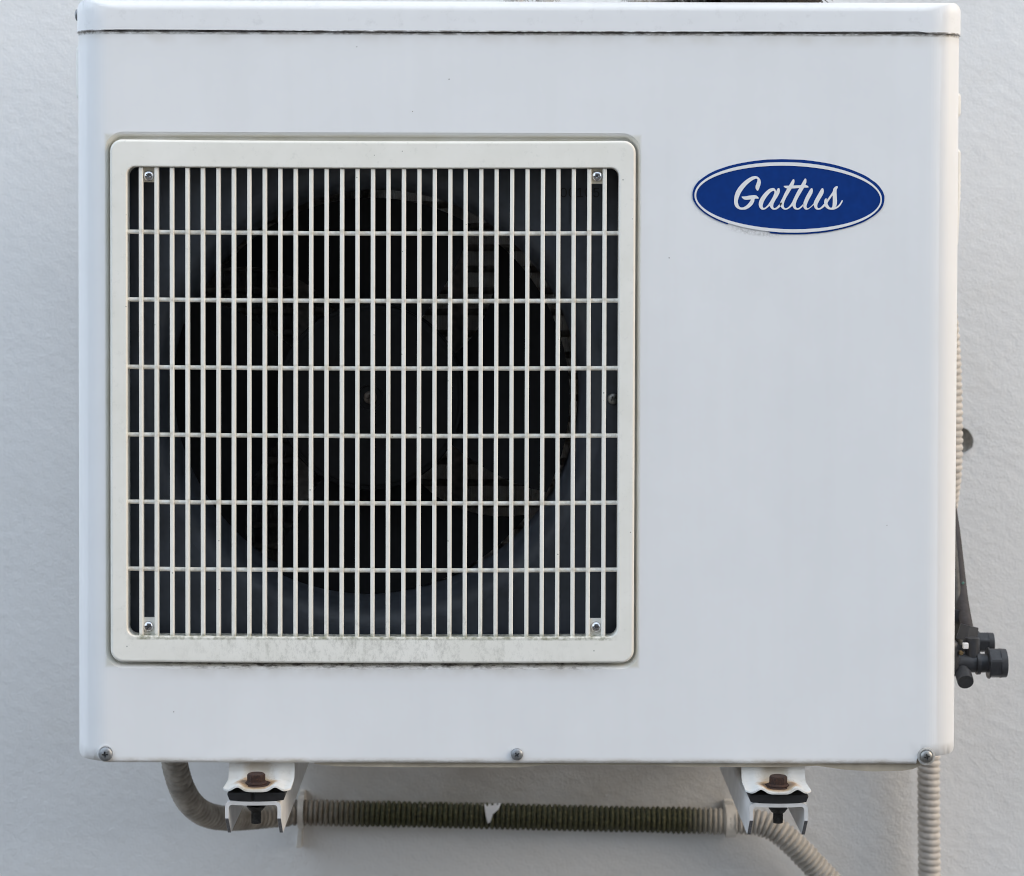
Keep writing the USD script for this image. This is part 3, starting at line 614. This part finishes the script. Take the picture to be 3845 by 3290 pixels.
def bolt(cx_px, zf, zweb, down_px, label):
    cx, y = X(cx_px, -.014, 2960), -.014
    p = thing('mounting_bolt', (cx, y, zf), label, 'bolt')
    part(p, 'washer', lathe([(0, 0), (.0138, 0), (.0140, .0006), (.0136, .0014), (0, .0014)], (cx, y, zf + .0004), [0, 0, 1]), M_RUST, 30)
    part(p, 'flange', lathe([(0, 0), (.0098, 0), (.0100, .001), (.0085, .0026), (0, .0026)], (cx, y, zf + .0018), [0, 0, 1]), M_RUST, 30)
    hd = m3.Manifold.cylinder(.0066, .0084, .0084, 6).rotate([0, 0, 4]) ^ m3.Manifold.batch_hull([m3.Manifold.cylinder(.0055, .0082, .0082, 48), m3.Manifold.cylinder(.0066, .0072, .0072, 48)])
    part(p, 'head', hd.translate([cx, y, zf + .0044]), M_RUST, 25)
    zn = zweb - .0034
    part(p, 'nut', m3.Manifold.cylinder(.0034, .0060, .0086, 40).translate([cx, y, zn - .0034]), M_BOLTDARK, 30)
    zd = Z(down_px, y)
    part(p, 'shank', tube([(cx, y, zn), (cx, y, (zn + zd) / 2), (cx, y, zd)], .0046, .0012, .0006, 1, 16, 6), M_BOLTDARK, 60)
def bracket(px0, px1, top_py, tip_py, front_py, label):
    yf = -.034; x0, x1 = X(px0, yf, 3030), X(px1, yf, 3030); zt = Z(top_py, yf); zc = Z(front_py, yf); yt = -.014; zb = Z(tip_py, yt)
    p = thing('wall_bracket', ((x0 + x1) / 2, WALL, zb), label, 'bracket', None)
    th, r = .0032, .0058
    o = rr_poly(x0, x1, zb - .05, zt, r, 8); i = rr_poly(x0 + th, x1 - th, zb - .06, zt - th, r - th + .0008, 8)
    u = ext(o, yf, WALL - .001, 'y') - ext(i, yf - .01, WALL + .01, 'y')
    side = [(yf, zc), (yt, zb), (WALL - .001, zb), (WALL - .001, zt + .01), (yf, zt + .01)]
    u = u ^ ext(side, x0 - .01, x1 + .01, 'x')
    m = tm(u.refine_to_length(.008)); v = np.array(m.vertices)
    q = (v[:, 0] - (x0 + x1) / 2) / ((x1 - x0) / 2); v[:, 2] -= np.where(v[:, 2] > zt - .008, .0012 * (1 - np.clip(q, -1, 1) ** 2) * np.exp(-((v[:, 1] + .014) / .05) ** 2), 0)
    part(p, 'arm', trimesh.Trimesh(v, m.faces, process=False), M_BRACKET, 30)
    dy, dz = yt - yf, zb - zc; ln = math.hypot(dy, dz); n = np.array([dz, -dy]) / ln * .0003; n = n if n[0] < 0 else -n
    for xa in (x0, x1 - th):
        s = [(yf + n[0], zc + n[1]), (yt + n[0], zb + n[1]), (yt - n[0], zb - n[1] + .0003), (yf - n[0], zc - n[1])]
        part(p, 'cut_end', ext(s, xa + .0002, xa + th - .0002, 'x') if Polygon(s).exterior.is_ccw else ext(s[::-1], xa + .0002, xa + th - .0002, 'x'), M_CUT, False)
    xm = (x0 + x1) / 2
    part(p, 'wall_rail', rbox(xm - .017, xm + .017, WALL - .006, WALL + .002, zt - .01, zt + .33, .0015), M_BRACKET, 40)
for cxp, bxp, hp, top, tip, fr, down, w in (((966, 962, 126), (845, 1054), 2982, 3009, 3127, 3075, 3092, 'left') and ((966, 962, 126, 3009, 3127, 3075, 3092, 'left')), (2922, 2922, 122, 3013, 3131, 3080, 3087, 'right')):
    zf = Z(2979 if w == 'left' else 2984, -.036) + .0014
    m, cx = foot(cxp, hp, zf)
    part(AC, 'foot', m, foot_material(X(bxp, -.014, 2960), 'foot_enamel_' + w), 40)
    near = 'under the grille side of the unit' if w == 'left' else 'under the badge side of the unit'
    bolt(bxp, zf, Z(top + 6, -.014), down, 'rusty hex bolt through the foot ' + near)
    yf = -.034; x0, x1 = X(cxp - 113 if w == 'left' else 2812, yf, 2990), X(cxp + 106 if w == 'left' else 3036, yf, 2990)
    zt, zb = zf - .0016, Z(top + 1, -.034)
    pad = m3.Manifold.batch_hull([rbox(x0, x1, yf, .012, zt - .0035, zt, .0012, 8), rbox(x0 + .0015, x1 - .0015, yf + .001, .010, zb + .0006, zb + .003, .0006, 8), rbox(x0 + .016, x1 - .014, yf + .0005, .010, zb - .0012, zb + .003, .0006, 8)])
    if w == 'left': pad = pad - m3.Manifold.cylinder(.03, .0016, .0016, 16, True).translate([(x0 + x1) / 2 - .003, yf + .0002, zb + .002])
    r_ = part('/World', 'rubber_pad', pad, M_RUBBER, 35)
    tags(stage.GetPrimAtPath(r_), 'black rubber pad between foot and bracket ' + near, 'rubber pad')
    bracket(*((845, 1055) if w == 'left' else (2815, 3034)), top, tip, fr, 'white steel channel bracket ' + near)

# ------------------------------------------------------------------ hoses, conduits and clips
def pth(*p): return [at(*q) for q in p]
def solo(name, mesh, mat, label, cat, smooth=50):
    p = thing(name, tm(mesh).bounds.mean(0), label, cat); return p
d_ = thing('drain_hose', at(655, 2860, .17), 'grey brown ribbed hose bending from under the unit at its left', 'hose')
part(d_, 'hose', tube(pth((652, 2790, .16), (655, 2860, .17), (672, 2930, .185), (706, 3003, .21), (760, 3052, .24), (835, 3072, .28), (930, 3072, .33), (1010, 3064, .355), (1090, 3058, .372)), [.0130, .0130, .0128, .0126, .0130], .0068, .0026, 1, per=12, jitter=.0006), M_HOSE, 60)
d_ = thing('corrugated_conduit', at(1900, 3066, .375), 'mossy corrugated conduit running level along the wall under the unit', 'conduit')
CD = part(d_, 'tube', tube(pth((1098, 3050, .378), (1250, 3053, .380), (1500, 3058, .380), (1900, 3066, .380), (2300, 3075, .380), (2640, 3082, .379), (2760, 3084, .376), (2860, 3092, .372), (2925, 3124, .368), (2990, 3180, .366), (3050, 3242, .366), (3120, 3318, .367), (3190, 3400, .37), (3330, 3620, .372), (3380, 3900, .374), (3384, 4700, .374)), .0140, .0056, .0032, 0, jitter=.0022, seed=3), M_CONDUIT, 60)
fl = [(1818, 3030), (1880, 3028), (1872, 3042), (1850, 3058), (1842, 3086), (1832, 3092), (1824, 3062)]
ctr = at(1840, 3066, .38)
def flake():
    q = Polygon([at(p, v, .366)[[0, 2]] for p, v in fl]); m = prism_xz(q, .0, .001); m = trimesh.Trimesh(*trimesh.remesh.subdivide_to_size(m.vertices, m.faces, .0025), process=False)
    v = np.array(m.vertices); dz = np.clip((v[:, 2] - ctr[2]) / .0142, -1, 1); v[:, 1] += .380 - .0148 * np.sqrt(1 - dz * dz) - .0006
    return trimesh.Trimesh(v, m.faces, process=False)
part(CD, 'paint_flake', flake(), M_VINYL, False)
d_ = thing('cable_conduit', at(3488, 2900, .36), 'beige ribbed cable conduit hanging down the wall at the lower right', 'conduit')
part(d_, 'tube', tube(pth((3505, 1000, .235), (3545, 1150, .24), (3564, 1350, .25), (3571, 1600, .26), (3567, 1780, .27), (3548, 1930, .29), (3515, 2250, .33), (3492, 2600, .36), (3487, 2900, .368), (3488, 3130, .370), (3492, 3420, .372), (3494, 4700, .374)), .0122, .0072, .0021, 1, jitter=.0008), M_CABLE, 60)
d_ = thing('refrigerant_pipe', at(3620, 2250, .15), 'dark foam wrapped pipe rising from the valve beside the unit', 'pipe')
PI_ = part(d_, 'insulation', tube(pth((3520, 1660, .27), (3560, 1860, .24), (3582, 1990, .21), (3601, 2150, .17), (3612, 2250, .145), (3626, 2330, .125), (3634, 2372, .118)), [.0064, .0064, .0061, .0058, .0062, .0060], nth=24), M_HOSEBLACK, True)
c = at(3611, 2186, .158); g2 = plain('green_corrosion', (.10, .22, .19), .8, 0, .5, 500)
part(PI_, 'corrosion_spot', lathe([(0, 0), (.0014, 0), (.0012, .0004), (0, .0006)], (c[0], .1515, c[2]), [0, -1, 0], 14), g2, 40)
d_ = thing('thin_refrigerant_pipe', at(3590, 2250, .14), 'thin dark pipe next to the foam wrapped pipe, ending at a nut', 'pipe')
part(d_, 'tube', tube(pth((3560, 1900, .2), (3578, 2080, .17), (3588, 2200, .15), (3594, 2300, .14), (3596, 2420, .135)), .0048, nth=16), plain('tarnished_pipe', (.055, .055, .052), .6, 0, .4, 200), True)
c = at(3592, 2330, .135); part(d_, 'nut', m3.Manifold.cylinder(.011, .0075, .0075, 6).translate([float(c[0]), .135, float(c[2])]), M_VALVE, 25)

def clip(px, py, r, w, label, tail=None):
    c = at(px, py, .38); p = thing('conduit_clip', (c[0], WALL, c[2]), label, 'clip')
    a = np.linspace(-math.pi * .62, math.pi * .62, 29); o = [(c[0], .380 - (r + .0022) * math.cos(t), c[2] + (r + .0022) * math.sin(t)) for t in a]; i = [(c[0], .380 - r * math.cos(t), c[2] + r * math.sin(t)) for t in a]
    pts = [(q[1], q[2]) for q in o] + [(q[1], q[2]) for q in i[::-1]]
    part(p, 'strap', ext(pts if Polygon(pts).exterior.is_ccw else pts[::-1], c[0] - w / 2, c[0] + w / 2, 'x'), M_CLIP, 40)
    part(p, 'base', rbox(c[0] - w * .5, c[0] + w * .5, .393, WALL + .001, c[2] - r - .004, c[2] + r + .004, .001), M_CLIP, 40)
    if tail:
        q0, q1 = at(px, tail[0], .395), at(px - 6, tail[1], .395)
        part(p, 'tail', m3.Manifold.batch_hull([rbox(q0[0] - .002, q0[0] + .002, .390, WALL, q0[2] - .002, q0[2] + .002, .0008), rbox(q1[0] - .003, q1[0] + .003, .386, WALL, q1[2] - .002, q1[2] + .002, .0008)]), M_CLIP, 40)
clip(1131, 3048, .0152, .0062, 'white conduit clip beside the bracket under the grille', (3095, 3170))
clip(2741, 3083, .0150, .0105, 'beige conduit clip beside the bracket under the badge')

# ------------------------------------------------------------------ the cat sitting on the lid
def cat_body():
    y0 = .045; zt = T; J = []
    sp = lambda x, y, z, r: m3.Manifold.sphere(r, 24).translate([float(x), float(y), float(z)])
    bones = []
    def bone(*js):
        for a, b in zip(js[:-1], js[1:]): bones.append(m3.Manifold.batch_hull([sp(*a), sp(*b)]))
    xf, xg, xh = X(1936, .02, 0), X(2048, .02, 0), X(2384, .02, 0)
    sh = (X(2140, y0, 0), .075, zt + .150, .052); hip = (X(2830, y0, 0), .080, zt + .070, .068)
    bone(sh, (X(2450, y0, 0), .08, zt + .105, .070), hip)                      # trunk
    bone((X(2560, y0, 0), .07, zt + .058, .055), (X(2930, y0, 0), .075, zt + .060, .058))   # belly and haunch
    bone((X(2090, y0, 0), .062, zt + .215, .036), sh)                          # neck
    bone((X(2070, y0, 0), .050, zt + .248, .040), (X(2050, y0, 0), .022, zt + .232, .021))  # head and muzzle
    for x, yy in ((xf, .030), (xg, .034)):
        bone((sh[0], yy + .03, zt + .13, .026), (x + .006, yy + .012, zt + .06, .0145), (x + .002, yy + .004, zt + .016, .0115), (x, yy - .006, zt + .0095, .0105))
    bone((hip[0] - .02, .045, zt + .06, .045), (X(2450, .03, 0), .036, zt + .020, .019), (xh, .026, zt + .0085, .0095))
    bone((X(2960, y0, 0), .09, zt + .035, .030), (X(3040, y0, 0), .050, zt + .017, .016), (X(2950, .03, 0), .026, zt + .0125, .0125), (X(2740, .02, 0), .022, zt + .0115, .0115))  # tail round the haunch
    for s in (-1, 1):                                                          # ears
        e = (X(2074, y0, 0) + s * .024, .050, zt + .275)
        bones.append(m3.Manifold.batch_hull([sp(e[0], e[1], e[2], .013), sp(e[0] + s * .008, e[1] + .004, e[2] + .032, .003)]))
    m = m3.Manifold.batch_boolean(bones, m3.OpType.Add).refine_to_length(.006)
    m = tm(m); m.merge_vertices(); trimesh.smoothing.filter_taubin(m, iterations=14)
    m.vertices[:, 2] = np.maximum(m.vertices[:, 2], zt + .0004)
    return m
def cat_material():
    g = G(); x, y, z = g.xyz()
    w = g.math('add', x, g.math('multiply', g.math('subtract', g.noise(22, 4), .5), .09))
    dark = g.band(w, X(2640, .03, 0), X(2690, .03, 0), 3, 4)
    back = g.band(g.math('add', z, g.math('multiply', g.math('subtract', g.noise(18, 4), .5), .05)), T + .10, T + .125, 3, 4)
    fur = g.ramp(g.noise(260, 5, .7, g.scaled(1, 1, .4)), (.3, (.40, .36, .31)), (.6, (.72, .70, .67)))
    blk = g.ramp(g.noise(260, 5, .7, g.scaled(1, 1, .4)), (.3, (.012, .010, .009)), (.7, (.09, .07, .055)))
    col = g.mix(g.math('maximum', dark, back), fur, blk)
    return g.done('cat_fur', col, .85, 0, g.bump(g.noise(500, 5, .7), .7, .001))
M_CAT = cat_material()
CT = thing('cat', (X(2500, .05, 0), .05, T), 'grey and white cat with a dark tail sitting on top of the unit', 'cat')
CB = cat_body(); BODY = part(CT, 'body', CB, M_CAT, True)
for s in (-1, 1):
    e = (X(2060, .04, 0) + s * .016, .0125, T + .255)
    part(CT, 'eye', trimesh.creation.icosphere(2, .007).apply_translation(e), plain('cat_eye' + ('_a' if s < 0 else '_b'), (.30, .32, .08), .1, 0, .2, 300), True)
part(CT, 'nose', trimesh.creation.icosphere(2, .0045).apply_translation((X(2050, .03, 0), .0015, T + .238)), plain('cat_nose', (.35, .16, .14), .5), True)
# short fur as one mass of strands
pts, fid = trimesh.sample.sample_surface(CB, 5000, seed=5); nn = CB.face_normals[fid]; o = ORIG[CT]
ln = RNG.uniform(.005, .011, len(pts)); dirs = nn * .75 + np.array([.45, -.05, -.45]) + RNG.normal(0, .18, nn.shape); dirs /= np.linalg.norm(dirs, axis=1)[:, None]
a = pts - nn * .0005; mid = a + nn * .5 * ln[:, None] * .6 + dirs * .35 * ln[:, None]; tip = a + dirs * ln[:, None]
for q in (mid, tip): q[:, 2] = np.maximum(q[:, 2], T + .0006)
cv = UsdGeom.BasisCurves.Define(stage, BODY + '/fur'); cv.CreateTypeAttr('linear')
cv.CreatePointsAttr([Gf.Vec3f(*map(float, q)) for q in (np.stack([a, mid, tip], 1).reshape(-1, 3) - o)])
cv.CreateCurveVertexCountsAttr([3] * len(pts)); cv.CreateWidthsAttr([.0007, .0006, .0001] * len(pts)); cv.SetWidthsInterpolation('vertex')
UsdShade.MaterialBindingAPI.Apply(cv.GetPrim()).Bind(M_CAT); tags(cv.GetPrim(), kind='stuff')
